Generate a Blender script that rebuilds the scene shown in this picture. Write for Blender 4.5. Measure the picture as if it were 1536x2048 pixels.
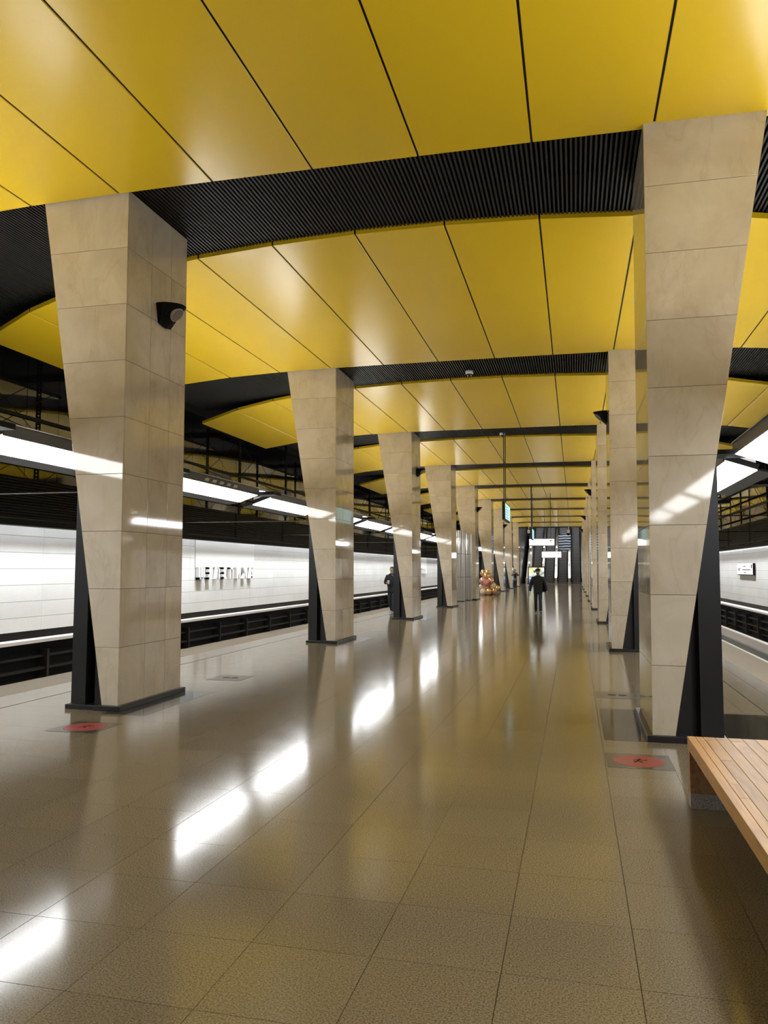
import bpy, bmesh, math, random
from mathutils import Vector, Matrix
random.seed(7)
sc = bpy.context.scene
for o in list(bpy.data.objects): bpy.data.objects.remove(o, do_unlink=True)
COL = sc.collection

# ------------------------------------------------------------------ camera
F_PX, YAW, PITCH, ROLL, EYE = 1569.0, 0.2377, 0.0725, 0.0029, 1.738
cam_d = bpy.data.cameras.new('camera'); cam = bpy.data.objects.new('camera', cam_d); COL.objects.link(cam)
fw = Vector((-math.sin(YAW)*math.cos(PITCH), math.cos(YAW)*math.cos(PITCH), math.sin(PITCH)))
rt = Vector((math.cos(YAW), math.sin(YAW), 0)); up = rt.cross(fw)
rt, up = math.cos(ROLL)*rt+math.sin(ROLL)*up, -math.sin(ROLL)*rt+math.cos(ROLL)*up
cam.matrix_world = Matrix(((rt.x, up.x, -fw.x, 0), (rt.y, up.y, -fw.y, 0), (rt.z, up.z, -fw.z, EYE), (0, 0, 0, 1)))
cam_d.sensor_fit = 'VERTICAL'; cam_d.sensor_height = 36.0; cam_d.lens = 36.0*F_PX/2048
cam_d.clip_start = 0.05; cam_d.clip_end = 400
sc.camera = cam
# ------------------------------------------------------------------ world, exposure
w = bpy.data.worlds.new('world'); sc.world = w; w.use_nodes = True
w.node_tree.nodes['Background'].inputs[0].default_value = (0.9, 0.95, 1, 1)
w.node_tree.nodes['Background'].inputs[1].default_value = 0.0
sc.view_settings.view_transform = 'Standard'; sc.view_settings.look = 'None'
sc.view_settings.gamma = 1; sc.view_settings.use_curve_mapping = False
sc.view_settings.exposure = 0.0
# strengths of the station lamps and of the added wall wash
DIFFUSER, UPLIGHT, COVE, WASH = 16.0, 18.5, 10.0, 820.0

# ------------------------------------------------------------------ materials
def mat(name, col, rough=0.5, metal=0.0, ior=1.5, emit=None, es=0.0):
    m = bpy.data.materials.new(name); m.use_nodes = True
    b = m.node_tree.nodes['Principled BSDF']
    b.inputs['Base Color'].default_value = (*col, 1); b.inputs['Roughness'].default_value = rough
    b.inputs['Metallic'].default_value = metal; b.inputs['IOR'].default_value = ior
    if emit: b.inputs['Emission Color'].default_value = (*emit, 1); b.inputs['Emission Strength'].default_value = es
    return m
class NT:
    def __init__(s, m): s.t = m.node_tree; s.b = s.t.nodes['Principled BSDF']
    def n(s, kind, **kw):
        x = s.t.nodes.new(kind)
        for k, v in kw.items():
            if k in x.inputs: x.inputs[k].default_value = v
            else: setattr(x, k, v)
        return x
    def l(s, a, b): s.t.links.new(a, b)
    def ramp(s, fac, stops):
        r = s.n('ShaderNodeValToRGB'); e = r.color_ramp.elements
        while len(e) < len(stops): e.new(0.5)
        for i, (p, c) in enumerate(stops):
            e[i].position = p; e[i].color = (*c, 1) if len(c) == 3 else c
        s.l(fac, r.inputs[0]); return r.outputs[0]
    def mix(s, fac, a, b, mode='MIX'):
        x = s.n('ShaderNodeMix', data_type='RGBA', blend_type=mode)
        for i, v in ((0, fac), (6, a), (7, b)):
            if hasattr(v, 'links'): s.l(v, x.inputs[i])
            else: x.inputs[i].default_value = v if not isinstance(v, tuple) else (*v, 1)
        return x.outputs[2]
    def math(s, op, a, b=0.0):
        x = s.n('ShaderNodeMath', operation=op)
        for i, v in enumerate((a, b)):
            if hasattr(v, 'links'): s.l(v, x.inputs[i])
            else: x.inputs[i].default_value = v
        return x.outputs[0]
    def bump(s, h, strength, dist):
        x = s.n('ShaderNodeBump', Strength=strength, Distance=dist); s.l(h, x.inputs['Height']); s.l(x.outputs[0], s.b.inputs['Normal'])
    def pos(s): return s.n('ShaderNodeNewGeometry').outputs['Position']
    def rnd(s): return s.n('ShaderNodeObjectInfo').outputs['Random']
    def noise(s, vec, scale, detail=3.0, rough=0.5, dist=0.0):
        x = s.n('ShaderNodeTexNoise', Scale=scale, Detail=detail, Roughness=rough, Distortion=dist); s.l(vec, x.inputs['Vector']); return x.outputs[0]
M = {}
def terrazzo(name, a, b, c, rough):
    m = mat(name, a, rough, ior=1.37); t = NT(m); p = t.pos()
    sp = t.noise(p, 120.0, 2.0, 0.65); big = t.noise(p, 0.9, 3.0)
    col = t.ramp(sp, [(0.34, c), (0.46, a), (0.58, b), (0.70, tuple(min(1, 1.25*x) for x in b))])
    geo = t.n('ShaderNodeNewGeometry')
    tone = t.math('ADD', t.math('MULTIPLY', t.math('FRACT', t.math('ADD', t.rnd(), geo.outputs['Random Per Island'])), 0.10), 0.92)
    tone = t.math('ADD', tone, t.math('MULTIPLY', big, 0.06))
    cc = t.n('ShaderNodeVectorMath', operation='SCALE'); t.l(col, cc.inputs[0]); t.l(tone, cc.inputs['Scale'])
    t.l(cc.outputs[0], t.b.inputs['Base Color'])
    r = t.math('ADD', t.math('MULTIPLY', t.noise(p, 3.0, 4.0), 0.05), rough-0.02); t.l(r, t.b.inputs['Roughness'])
    t.bump(t.noise(p, 1.6, 2.0), 0.04, 0.004)
    return m
M['tile'] = terrazzo('polished_beige_granite', (0.168, 0.135, 0.086), (0.228, 0.188, 0.126), (0.080, 0.060, 0.035), 0.115)
M['inlay'] = terrazzo('polished_dark_granite', (0.026, 0.023, 0.019), (0.042, 0.037, 0.03), (0.013, 0.011, 0.009), 0.07)
M['edge'] = terrazzo('flamed_granite', (0.25, 0.215, 0.175), (0.31, 0.27, 0.22), (0.17, 0.145, 0.115), 0.6)
M['granite'] = terrazzo('grey_granite', (0.24, 0.22, 0.20), (0.33, 0.31, 0.28), (0.13, 0.12, 0.11), 0.45)
M['grout'] = mat('grout', (0.10, 0.085, 0.06), 0.8)
def marble():
    m = mat('beige_marble', (0.62, 0.54, 0.42), 0.1, ior=1.55); t = NT(m); p = t.pos()
    off = t.n('ShaderNodeVectorMath', operation='ADD'); sc_ = t.n('ShaderNodeVectorMath', operation='SCALE')
    cmb = t.n('ShaderNodeCombineXYZ'); r = t.rnd()
    for i, k in enumerate((37.0, 91.0, 53.0)): t.l(t.math('MULTIPLY', r, k), cmb.inputs[i])
    t.l(p, off.inputs[0]); t.l(cmb.outputs[0], off.inputs[1]); v = off.outputs[0]
    cloud = t.noise(v, 1.6, 5.0, 0.6, 0.6); mpv = t.n('ShaderNodeMapping'); mpv.inputs['Rotation'].default_value = (0.5, 0.7, 0.3); mpv.inputs['Scale'].default_value = (1.0, 1.0, 0.35); t.l(v, mpv.inputs[0]); vein = t.noise(mpv.outputs[0], 1.5, 6.0, 0.6, 0.5)
    va = t.math('ABSOLUTE', t.math('SUBTRACT', vein, 0.5))
    base = t.ramp(cloud, [(0.3, (0.55, 0.475, 0.375)), (0.55, (0.64, 0.57, 0.46)), (0.75, (0.70, 0.635, 0.535))])
    vm = t.ramp(va, [(0.0, (0.74, 0.66, 0.55)), (0.018, (0.93, 0.91, 0.87)), (0.06, (1, 1, 1))])
    col = t.mix(0.32, base, vm, 'MULTIPLY')
    tone = t.math('ADD', t.math('MULTIPLY', r, 0.10), 0.90)
    s2 = t.n('ShaderNodeVectorMath', operation='SCALE'); t.l(col, s2.inputs[0]); t.l(tone, s2.inputs['Scale'])
    t.l(s2.outputs[0], t.b.inputs['Base Color'])
    t.l(t.math('ADD', t.math('MULTIPLY', cloud, 0.04), 0.03), t.b.inputs['Roughness'])
    return m
M['marble'] = marble()
def yellow():
    m = mat('yellow_lacquer', (0.70, 0.44, 0.03), 0.26, ior=1.43); t = NT(m); p = t.pos()
    t.l(t.mix(t.noise(p, 0.5, 2.0), (0.72, 0.49, 0.012), (0.76, 0.525, 0.015)), t.b.inputs['Base Color'])
    st = t.n('ShaderNodeMapping'); st.inputs['Scale'].default_value = (1.3, 0.28, 1.0); t.l(p, st.inputs[0])
    t.bump(t.noise(st.outputs[0], 1.2, 2.0), 0.18, 0.03)
    return m
M['yellow'] = yellow()
def whitestone():
    m = mat('white_wall_stone', (0.80, 0.79, 0.77), 0.16, ior=1.5); t = NT(m); p = t.pos()
    c = t.noise(p, 0.8, 5.0, 0.6); f = t.noise(p, 30.0, 2.0)
    a = t.ramp(c, [(0.3, (0.80, 0.80, 0.80)), (0.6, (0.87, 0.87, 0.87))])
    a = t.mix(0.12, a, t.ramp(f, [(0.35, (0.55, 0.55, 0.55)), (0.6, (1, 1, 1))]), 'MULTIPLY')
    tone = t.math('ADD', t.math('MULTIPLY', t.rnd(), 0.05), 0.95)
    s2 = t.n('ShaderNodeVectorMath', operation='SCALE'); t.l(a, s2.inputs[0]); t.l(tone, s2.inputs['Scale']); t.l(s2.outputs[0], t.b.inputs['Base Color'])
    return m
M['wall'] = whitestone()
M['white'] = mat('white_enamel', (0.85, 0.85, 0.84), 0.3)
M['letter'] = mat('matt_white_letter', (0.86, 0.86, 0.86), 0.7)
M['ledge'] = mat('pale_pink_ledge', (0.80, 0.75, 0.74), 0.5)
M['black'] = mat('black_paint', (0.004, 0.004, 0.004), 0.6, ior=1.25)
M['slat'] = mat('charcoal_slat', (0.026, 0.025, 0.024), 0.5, ior=1.25)
M['louvre'] = mat('black_louvre', (0.007, 0.007, 0.007), 0.5, ior=1.25)
M['steel_black'] = mat('black_steel', (0.009, 0.0095, 0.011), 0.38)
M['housing'] = mat('dark_grey_housing', (0.022, 0.023, 0.025), 0.4)
M['gloss'] = mat('black_gloss_panel', (0.008, 0.008, 0.008), 0.05, ior=1.9)
M['concrete'] = mat('trackbed_concrete', (0.22, 0.22, 0.23), 0.8)
M['rail'] = mat('rail_steel', (0.45, 0.45, 0.46), 0.3, 1.0)
M['duct'] = mat('brown_cable_duct', (0.014, 0.011, 0.007), 0.6)
M['inox'] = mat('stainless_steel', (0.50, 0.475, 0.43), 0.3, 1.0)
M['inox_dark'] = mat('dim_stainless_steel', (0.30, 0.30, 0.30), 0.35, 1.0)
M['grey_plastic'] = mat('grey_grille', (0.20, 0.185, 0.17), 0.6)
M['ring'] = mat('pale_ring', (0.42, 0.40, 0.38), 0.4)
M['diffuser'] = mat('lamp_diffuser', (0.9, 0.9, 0.9), 0.4, emit=(0.97, 0.99, 1.0), es=DIFFUSER)
M['uplight'] = mat('lamp_uplight', (0.9, 0.9, 0.9), 0.4, emit=(1.0, 0.96, 0.88), es=UPLIGHT)
M['cove'] = mat('cove_led', (0.9, 0.9, 0.9), 0.4, emit=(0.93, 0.97, 1.0), es=COVE)
M['bulb'] = mat('lamp_bulb', (0.9, 0.9, 0.9), 0.4, emit=(1.0, 0.94, 0.84), es=6.0)
M['vault'] = mat('added_vault_tube', (0.9, 0.9, 0.9), 0.4, emit=(1.0, 0.97, 0.93), es=40.0)  # glow of the lamps added above the escalators
M['sign_white'] = mat('lit_sign_face', (0.9, 0.9, 0.9), 0.3, emit=(0.97, 0.99, 1.0), es=2.2)
M['sign_cyan'] = mat('lit_screen_cyan', (0.2, 0.5, 0.55), 0.2, emit=(0.38, 0.80, 0.90), es=1.1)
M['red'] = mat('red_sticker', (0.27, 0.045, 0.036), 0.35)
M['sticker'] = mat('grey_film', (0.075, 0.065, 0.048), 0.2)
M['sticker_dark'] = mat('dark_film', (0.07, 0.065, 0.055), 0.25)
def wood(name, a, b):
    m = mat(name, a, 0.42, ior=1.4); t = NT(m); g = t.n('ShaderNodeNewGeometry'); p = g.outputs['Position']
    r = t.math('FRACT', t.math('ADD', t.rnd(), 0.0))
    cmb = t.n('ShaderNodeCombineXYZ'); t.l(t.math('MULTIPLY', r, 13.0), cmb.inputs[0]); t.l(t.math('MULTIPLY', r, 7.0), cmb.inputs[1])
    ad = t.n('ShaderNodeVectorMath', operation='ADD'); t.l(p, ad.inputs[0]); t.l(cmb.outputs[0], ad.inputs[1])
    mp = t.n('ShaderNodeMapping'); mp.inputs['Scale'].default_value = (16, 1.3, 16); t.l(ad.outputs[0], mp.inputs[0])
    n1 = t.noise(mp.outputs[0], 1.0, 4.0, 0.55, 1.2); mp2 = t.n('ShaderNodeMapping'); mp2.inputs['Scale'].default_value = (90, 5, 90); t.l(ad.outputs[0], mp2.inputs[0])
    n2 = t.noise(mp2.outputs[0], 1.0, 2.0)
    c = t.ramp(n1, [(0.3, b), (0.5, a), (0.7, tuple(x*1.12 for x in a))])
    c = t.mix(0.25, c, t.ramp(n2, [(0.35, (0.6, 0.55, 0.5)), (0.6, (1, 1, 1))]), 'MULTIPLY')
    s2 = t.n('ShaderNodeVectorMath', operation='SCALE'); t.l(c, s2.inputs[0]); t.l(t.math('ADD', t.math('MULTIPLY', r, 0.35), 0.80), s2.inputs['Scale']); t.l(s2.outputs[0], t.b.inputs['Base Color'])
    return m
M['oak'] = wood('oak_plank', (0.43, 0.235, 0.066), (0.32, 0.16, 0.045))
M['oak_end'] = wood('oak_end_panel', (0.30, 0.155, 0.075), (0.16, 0.075, 0.035))
M['skin'] = mat('skin', (0.42, 0.25, 0.18), 0.5)
M['cloth_black'] = mat('black_cloth', (0.012, 0.012, 0.012), 0.85)
M['cloth_navy'] = mat('navy_knit', (0.010, 0.014, 0.028), 0.9)
M['denim'] = mat('dark_denim', (0.022, 0.028, 0.038), 0.85)
M['cloth_grey'] = mat('grey_jacket_cloth', (0.13, 0.125, 0.115), 0.85)
M['trouser'] = mat('charcoal_trousers', (0.025, 0.024, 0.022), 0.85)
M['hair'] = mat('dark_hair', (0.012, 0.009, 0.007), 0.6)
M['shoe_grey'] = mat('grey_shoe', (0.25, 0.25, 0.24), 0.6)
M['shoe_black'] = mat('black_shoe', (0.01, 0.01, 0.01), 0.4)
M['eye'] = mat('eye_dark', (0.02, 0.015, 0.01), 0.3)
M['lip'] = mat('lip', (0.30, 0.12, 0.10), 0.5)
M['balloon_gold'] = mat('gold_foil_balloon', (0.72, 0.46, 0.22), 0.2, 0.7)
M['balloon_pink'] = mat('pink_foil_balloon', (0.70, 0.32, 0.28), 0.22, 0.5)
M['balloon_clear'] = mat('pale_balloon', (0.66, 0.52, 0.40), 0.12)

# ------------------------------------------------------------------ mesh helpers
class MB:
    def __init__(s): s.v = []; s.f = []
    def add(s, vs, fs):
        k = len(s.v); s.v += [tuple(p) for p in vs]; s.f += [tuple(i+k for i in f) for f in fs]; return s
    def box(s, x0, x1, y0, y1, z0, z1):
        x0, x1 = min(x0, x1), max(x0, x1); y0, y1 = min(y0, y1), max(y0, y1)
        return s.add([(x0, y0, z0), (x1, y0, z0), (x1, y1, z0), (x0, y1, z0), (x0, y0, z1), (x1, y0, z1), (x1, y1, z1), (x0, y1, z1)],
                     [(0, 3, 2, 1), (4, 5, 6, 7), (0, 1, 5, 4), (1, 2, 6, 5), (2, 3, 7, 6), (3, 0, 4, 7)])
    def prism(s, poly, d, axis='y', lo=0.0):
        # poly of (a,b) pairs extruded along an axis from lo to d
        n = len(poly)
        def P(a, b, c): return {'y': (a, c, b), 'x': (c, a, b), 'z': (a, b, c)}[axis]
        vs = [P(a, b, lo) for a, b in poly]+[P(a, b, d) for a, b in poly]
        fs = [tuple(range(n)), tuple(range(2*n-1, n-1, -1))]+[(i, i+n, (i+1) % n+n, (i+1) % n) for i in range(n)]
        return s.add(vs, fs)
    def hexa(s, bot, top):
        return s.add(list(bot)+list(top), [(0, 3, 2, 1), (4, 5, 6, 7), (0, 1, 5, 4), (1, 2, 6, 5), (2, 3, 7, 6), (3, 0, 4, 7)])
    def cyl(s, p, q, r, n=12, r2=None):
        p, q = Vector(p), Vector(q); d = (q-p).normalized(); r2 = r if r2 is None else r2
        a = d.orthogonal().normalized(); b = d.cross(a); k = []
        for c, rr in ((p, r), (q, r2)):
            k += [c+rr*(math.cos(2*math.pi*i/n)*a+math.sin(2*math.pi*i/n)*b) for i in range(n)]
        return s.add(k, [tuple(range(n-1, -1, -1)), tuple(range(n, 2*n))]+[(i, (i+1) % n, (i+1) % n+n, i+n) for i in range(n)])
    def lathe(s, prof, c=(0, 0, 0), n=20, ax='z'):
        vs = []
        for r, h in prof:
            for i in range(n):
                a = 2*math.pi*i/n; p = (r*math.cos(a), r*math.sin(a), h)
                if ax == 'y': p = (p[0], p[2], p[1])
                vs.append((c[0]+p[0], c[1]+p[1], c[2]+p[2]))
        fs = [(j*n+i, j*n+(i+1) % n, (j+1)*n+(i+1) % n, (j+1)*n+i) for j in range(len(prof)-1) for i in range(n)]
        fs += [tuple(range(n-1, -1, -1)), tuple(range((len(prof)-1)*n, len(prof)*n))]
        return s.add(vs, fs)
    def sphere(s, c, r, n=12, m=8):
        rx, ry, rz = r if isinstance(r, tuple) else (r, r, r)
        prof = [(math.sin(math.pi*j/m), -math.cos(math.pi*j/m)) for j in range(m+1)]
        vs = [(c[0]+rx*a*math.cos(2*math.pi*i/n), c[1]+ry*a*math.sin(2*math.pi*i/n), c[2]+rz*h) for a, h in prof for i in range(n)]
        return s.add(vs, [(j*n+i, j*n+(i+1) % n, (j+1)*n+(i+1) % n, (j+1)*n+i) for j in range(m) for i in range(n)])
    def mesh(s, name, m, smooth=False, bevel=0.0, merge=False):
        me = bpy.data.meshes.new(name); me.from_pydata(s.v, [], s.f)
        bm = bmesh.new(); bm.from_mesh(me)
        if merge: bmesh.ops.remove_doubles(bm, verts=bm.verts, dist=1e-5)
        bmesh.ops.recalc_face_normals(bm, faces=bm.faces)
        if bevel: bmesh.ops.bevel(bm, geom=list(bm.edges), offset=bevel, segments=1, affect='EDGES')
        bm.to_mesh(me); bm.free()
        me.materials.append(M[m] if isinstance(m, str) else m)
        if smooth:
            for p in me.polygons: p.use_smooth = True
        return me
    def build(s, name, m, parent=None, **kw): return link(name, s.mesh(name, m, **kw), parent)
def link(name, me, parent=None, loc=(0, 0, 0)):
    o = bpy.data.objects.new(name, me); COL.objects.link(o); o.location = loc
    if parent: o.parent = parent
    return o
def tag(o, label, cat, group=None):
    o['label'] = label; o['category'] = cat
    if group: o['group'] = group
    return o
def thing(name, label, cat, loc=(0, 0, 0), group=None, rz=0.0):
    o = bpy.data.objects.new(name, None); COL.objects.link(o); o.location = loc; o.rotation_euler = (0, 0, rz); o.empty_display_size = 0.1
    return tag(o, label, cat, group)
def struct(o): o['kind'] = 'structure'; return o
def stuff(o): o['kind'] = 'stuff'; return o
ORD = ['nearest', 'second', 'third', 'fourth', 'fifth', 'sixth', 'seventh', 'eighth', 'ninth', 'tenth', 'eleventh', 'twelfth', 'thirteenth', 'fourteenth', 'fifteenth', 'sixteenth', 'seventeenth', 'eighteenth', 'nineteenth', 'twentieth']

# ------------------------------------------------------------------ layout of the station (metres)
CX = -2.35                       # middle of the platform
XL, XR = -5.442, 0.750           # inner faces of the two column rows
Y0, S, D, ZT, LEAN, DYR = 8.682, 9.0, 1.563, 6.53, 0.0057, -0.143
HALF, WALL, YA, YB = 5.9, 9.55, -9.0, 92.0
NP = 9                           # column pairs
def camera_px(x, y, z):
    d = Vector((x, y, z-EYE)); c = d.dot(fw)
    return (768+F_PX*d.dot(rt)/c, 1024-F_PX*d.dot(up)/c) if c > 0.1 else (-9e9, -9e9)

# ================================================================== FLOOR
floor = struct(MB().box(CX-HALF, CX+HALF, YA, 97.6, -0.30, -0.004).build('floor', 'grout'))
T, GX, GY = 0.578, 0.245, 2.965
tile_me = MB().box(-T/2+0.0018, T/2-0.0018, -T/2+0.0018, T/2-0.0018, -0.012, 0.0).mesh('tile', 'tile')
cells = []
i0 = int(math.floor((CX-5.3-GX)/T))+1; i1 = int(math.floor((CX+5.3-GX)/T))
j0 = int((YA-GY)/T); j1 = int((97.3-GY)/T)
for i in range(i0, i1):
    for j in range(j0, j1):
        x, y = GX+(i+0.5)*T, GY+(j+0.5)*T; px, py = camera_px(x, y, 0)
        seen = -40 < px < 1576 and py < 2100
        cells.append((0 if seen else 1, x*x+y*y, x, y))
cells.sort()
for _, _, x, y in cells[:300]: link('tile', tile_me, floor, (x, y, 0))
mb = MB(); g = T/2-0.0018
for _, _, x, y in cells[300:]:
    mb.box(x-g, x+g, y-g, y+g, -0.012, 0.0)
stuff(mb.build('tiles', 'tile', floor))
for s in (-1, 1):
    xa = CX+(GX+i1*T-CX) if s > 0 else GX+i0*T
    xe = CX+s*(HALF-0.72)
    MB().box(xa+s*0.003, xe, YA, 97.5, -0.012, 0.0).build('border_strip', 'tile', floor)
    y = 2.0
    MB().box(CX+s*4.585, CX+s*4.605, YA, 97.5, -0.004, 0.0008).build('dark_line', 'black', floor)
    while y < 60:      # rough granite slabs along the platform edge
        MB().box(xe+s*0.006, CX+s*HALF, y+0.003, y+1.797, -0.012, 0.001).build('edge_slab', 'edge', floor); y += 1.8
    MB().box(xe+s*0.006, CX+s*HALF, y, 97.5, -0.012, 0.001).build('edge_slab', 'edge', floor)
    MB().box(xe+s*0.006, CX+s*HALF, YA, 2.0, -0.012, 0.001).build('edge_slab', 'edge', floor)
    if s > 0: MB().box(CX+s*(HALF-0.05), CX+s*(HALF+0.01), YA, 97.5, -0.02, 0.006).build('edge_line', 'white', floor)
    for i in range(NP):  # dark granite bands at the columns
        yb = Y0+S*i-0.2
        a, b = (XR-0.475, XR+1.95) if s > 0 else (XL+0.475, XL-0.1)
        MB().box(a, b, yb, yb+1.87, -0.003, 0.0012).build('dark_inlay', 'inlay', floor)

def sticker(x, y, label, red=True, dark=False):
    t = thing('floor_sticker', label, 'floor sticker', (x, y, 0.0))
    MB().box(-0.285, 0.285, -0.285, 0.285, 0.0002, 0.0022).build('film', 'sticker_dark' if dark else 'sticker', t)
    if red:
        MB().lathe([(0.226, 0.0010), (0.226, 0.0034)], n=40).build('disc', 'red', t)
        k = MB()          # little black walking figure
        k.cyl((0.01, 0.075, 0.0030), (0.01, 0.075, 0.0042), 0.014, 10)
        for a, b in (((0, .055), (-.005, .01)), ((-.005, .01), (-.045, -.06)), ((-.005, .01), (.03, -.055)), ((0, .05), (.05, .03)), ((0, .05), (-.045, .02)), ((.05, .03), (.075, .055))):
            d = Vector((b[0]-a[0], b[1]-a[1])).normalized()*0.008; n = Vector((-d.y, d.x))
            pts = [(a[0]-n.x, a[1]-n.y), (b[0]-n.x, b[1]-n.y), (b[0]+n.x, b[1]+n.y), (a[0]+n.x, a[1]+n.y)]
            k.prism(pts, 0.0042, 'z', 0.0030)
        k.build('figure', 'black', t)
        MB().box(0.19, 0.26, 0.18, 0.25, 0.0020, 0.0028).build('mark', 'sticker_dark', t)
    else:
        for q in (-0.07, 0.07): MB().lathe([(0.06, 0.0010), (0.06, 0.0028)], (q, 0, 0), 20).build('dot', 'black', t)
    return t
sticker(0.545, 7.62, 'red round floor sticker on grey film before the nearest right column')
sticker(-5.24, 7.735, 'red round floor sticker in front of the nearest left column')
sticker(0.552, 11.49, 'grey floor sticker with two dark dots past the nearest right column', False)
sticker(-5.35, 11.73, 'grey floor sticker past the nearest left column', False)

# ================================================================== TRACK BEDS, LOWER WALLS
for s, side in ((-1, 'left'), (1, 'right')):
    e, wl = CX+s*HALF, CX+s*WALL
    bed = struct(MB().box(e-s*0.3, wl+s*0.3, YA, YB, -1.4, -1.15).build('track_bed_'+side, 'concrete'))
    struct(MB().box(e-s*0.35, e-s*0.02, YA, YB, -1.2, -0.02).build('trim_platform_face_'+side, 'black'))
    for dx in (0.95, 2.47): MB().box(e+s*(dx-0.035), e+s*(dx+0.035), YA, YB, -1.16, -0.98).build('rail', 'rail', bed)
    MB().box(e+s*2.95, e+s*3.15, YA, YB, -1.15, -0.86).build('contact_rail_cover', 'ledge', bed)
    for y in (13.6, 17.4, 21.5, 26.0): MB().box(e+s*2.7, e+s*2.85, y, y+0.3, -1.15, -1.0).build('junction_box', 'housing', bed)
    wb = struct(MB().box(wl, wl+s*0.15, YA, YB, -1.2, 0.33).build('wall_%s_lower' % side, 'black'))
    for z, d, h in ((-0.28, 0.10, 0.05), (-0.55, 0.16, 0.06), (-0.80, 0.10, 0.05)):
        MB().box(wl, wl-s*d, YA, YB, z, z+h).build('cable_duct', 'duct', wb)
    y = 9.0
    while y < 60: MB().box(wl, wl-s*0.2, y, y+0.08, -0.95, -0.1).build('bracket', 'duct', wb); y += 2.25
    MB().box(wl, wl-s*0.34, YA, YB, 0.09, 0.16).build('ledge', 'ledge', wb)

# ================================================================== WHITE TRACK WALLS
ROWS = [0.33, 0.64, 0.995, 1.36, 1.72, 2.08, 2.45, 2.66]
for s, side in ((-1, 'left'), (1, 'right')):
    wl = CX+s*WALL
    wo = struct(MB().box(wl+s*0.012, wl+s*0.15, YA, YB, 0.30, 2.70).build('wall_'+side, 'grout'))
    ya, yb = (11.0, 92.0) if s < 0 else (20.6, 56.6)
    n = int(round((yb-ya)/2.4)); L = (yb-ya)/n
    for k in range(7):
        me = MB().box(0, s*0.03, 0.003, L-0.003, ROWS[k]+0.0035, ROWS[k+1]-0.0035).mesh('panel', 'wall')
        for j in range(n): link('panel', me, wo, (wl, ya+L*j, 0))
    mb = MB()
    for k in range(7):
        mb.box(wl, wl+s*0.03, YA, ya-0.003, ROWS[k]+0.0035, ROWS[k+1]-0.0035)
        if yb < YB: mb.box(wl, wl+s*0.03, yb+0.003, YB, ROWS[k]+0.0035, ROWS[k+1]-0.0035)
    stuff(mb.build('cladding', 'wall', wo))
    # cove light above the wall
    cv = struct(MB().box(wl-s*0.36, wl+s*0.15, YA, YB, 2.70, 2.76).build('trim_cove_'+side, 'black'))
    MB().box(wl-s*0.29, wl-s*0.33, YA, YB, 2.675, 2.70).build('cove_strip', 'cove', cv)
    MB().box(wl-s*0.345, wl-s*0.36, YA, YB, 2.655, 2.70).build('cove_lip', 'black', cv)
    la = bpy.data.lights.new('added_wall_wash', 'AREA'); la.shape = 'RECTANGLE'; la.size = 0.03; la.size_y = YB-YA; la.energy = WASH; la.color = (0.93, 0.97, 1.0); la.spread = math.radians(68)  # extra area lamp added to brighten the wall, not part of the cove
    lo = bpy.data.objects.new('added_wall_wash', la); COL.objects.link(lo); lo.parent = cv
    lo.location = (wl-s*0.62, (YA+YB)/2, 2.76); lo.rotation_euler = (0, -s*math.radians(18), 0)
    MB().box(wl-s*0.585, wl-s*0.655, YA, YB, 2.77, 2.81).build('added_wash_rail', 'black', cv)  # made-up rail, with arms below, to carry the added wash
    y = 4.0
    while y < YB: MB().box(wl, wl-s*0.62, y, y+0.03, 2.81, 2.83).build('added_rail_arm', 'black', cv); y += 4.66
    # black louvre band
    lb = struct(MB().box(wl+s*0.02, wl+s*0.15, YA, YB, 2.76, 3.75).build('wall_%s_louvre' % side, 'black'))
    mb = MB(); z = 2.79
    while z < 3.70: mb.box(wl-s*0.05, wl+s*0.02, YA, YB, z, z+0.032); z += 0.062
    stuff(mb.build('slats', 'louvre', lb))
    y = 7.6
    while y < YB: MB().box(wl-s*0.06, wl+s*0.02, y, y+0.05, 2.76, 3.72).build('joint_post', 'black', lb); y += 4.66
    # glossy black panels up to the ceiling
    gw = struct(MB().box(wl+s*0.05, wl+s*0.2, YA, YB, 3.72, 6.9).build('wall_%s_upper' % side, 'black'))
    me = MB().box(0, s*0.02, 0.008, 1.118, 3.75, 6.85).mesh('gloss_panel', 'gloss')
    ya, n = (12.8, 58) if s < 0 else (24.0, 40)
    for j in range(n): link('gloss_panel', me, gw, (wl+s*0.02, ya+1.126*j, 0))
    MB().box(wl+s*0.02, wl+s*0.04, YA, ya, 3.75, 6.85).build('gloss_panel', 'gloss', gw)
    MB().box(wl+s*0.02, wl+s*0.04, ya+1.126*n, YB, 3.75, 6.85).build('gloss_panel', 'gloss', gw)
    # hanger posts with rungs and crossed cables in front of the panels
    pm = MB()
    for q in (-0.06, 0.06): pm.box(-0.02, 0.02, q-0.012, q+0.012, 3.6, 6.7)
    z = 3.65
    while z < 6.7: pm.box(-0.015, 0.015, -0.06, 0.06, z, z+0.035); z += 0.085
    pm = pm.mesh('post', 'black')
    cm = MB().cyl((0, 0.1, 3.75), (0, 4.4, 6.2), 0.008, 6).cyl((0, 0.1, 6.2), (0, 4.4, 3.75), 0.008, 6).mesh('brace_cable', 'black')
    for j in range(14):
        y = 11.75+4.5*j
        link('post', pm, gw, (CX+s*8.95, y, 0)); link('brace_cable', cm, gw, (CX+s*8.95, y, 0))
    for z in (4.1, 4.9): MB().box(CX+s*8.90, CX+s*9.0, YA, YB, z, z+0.07).build('rail_tube', 'black', gw)

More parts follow.
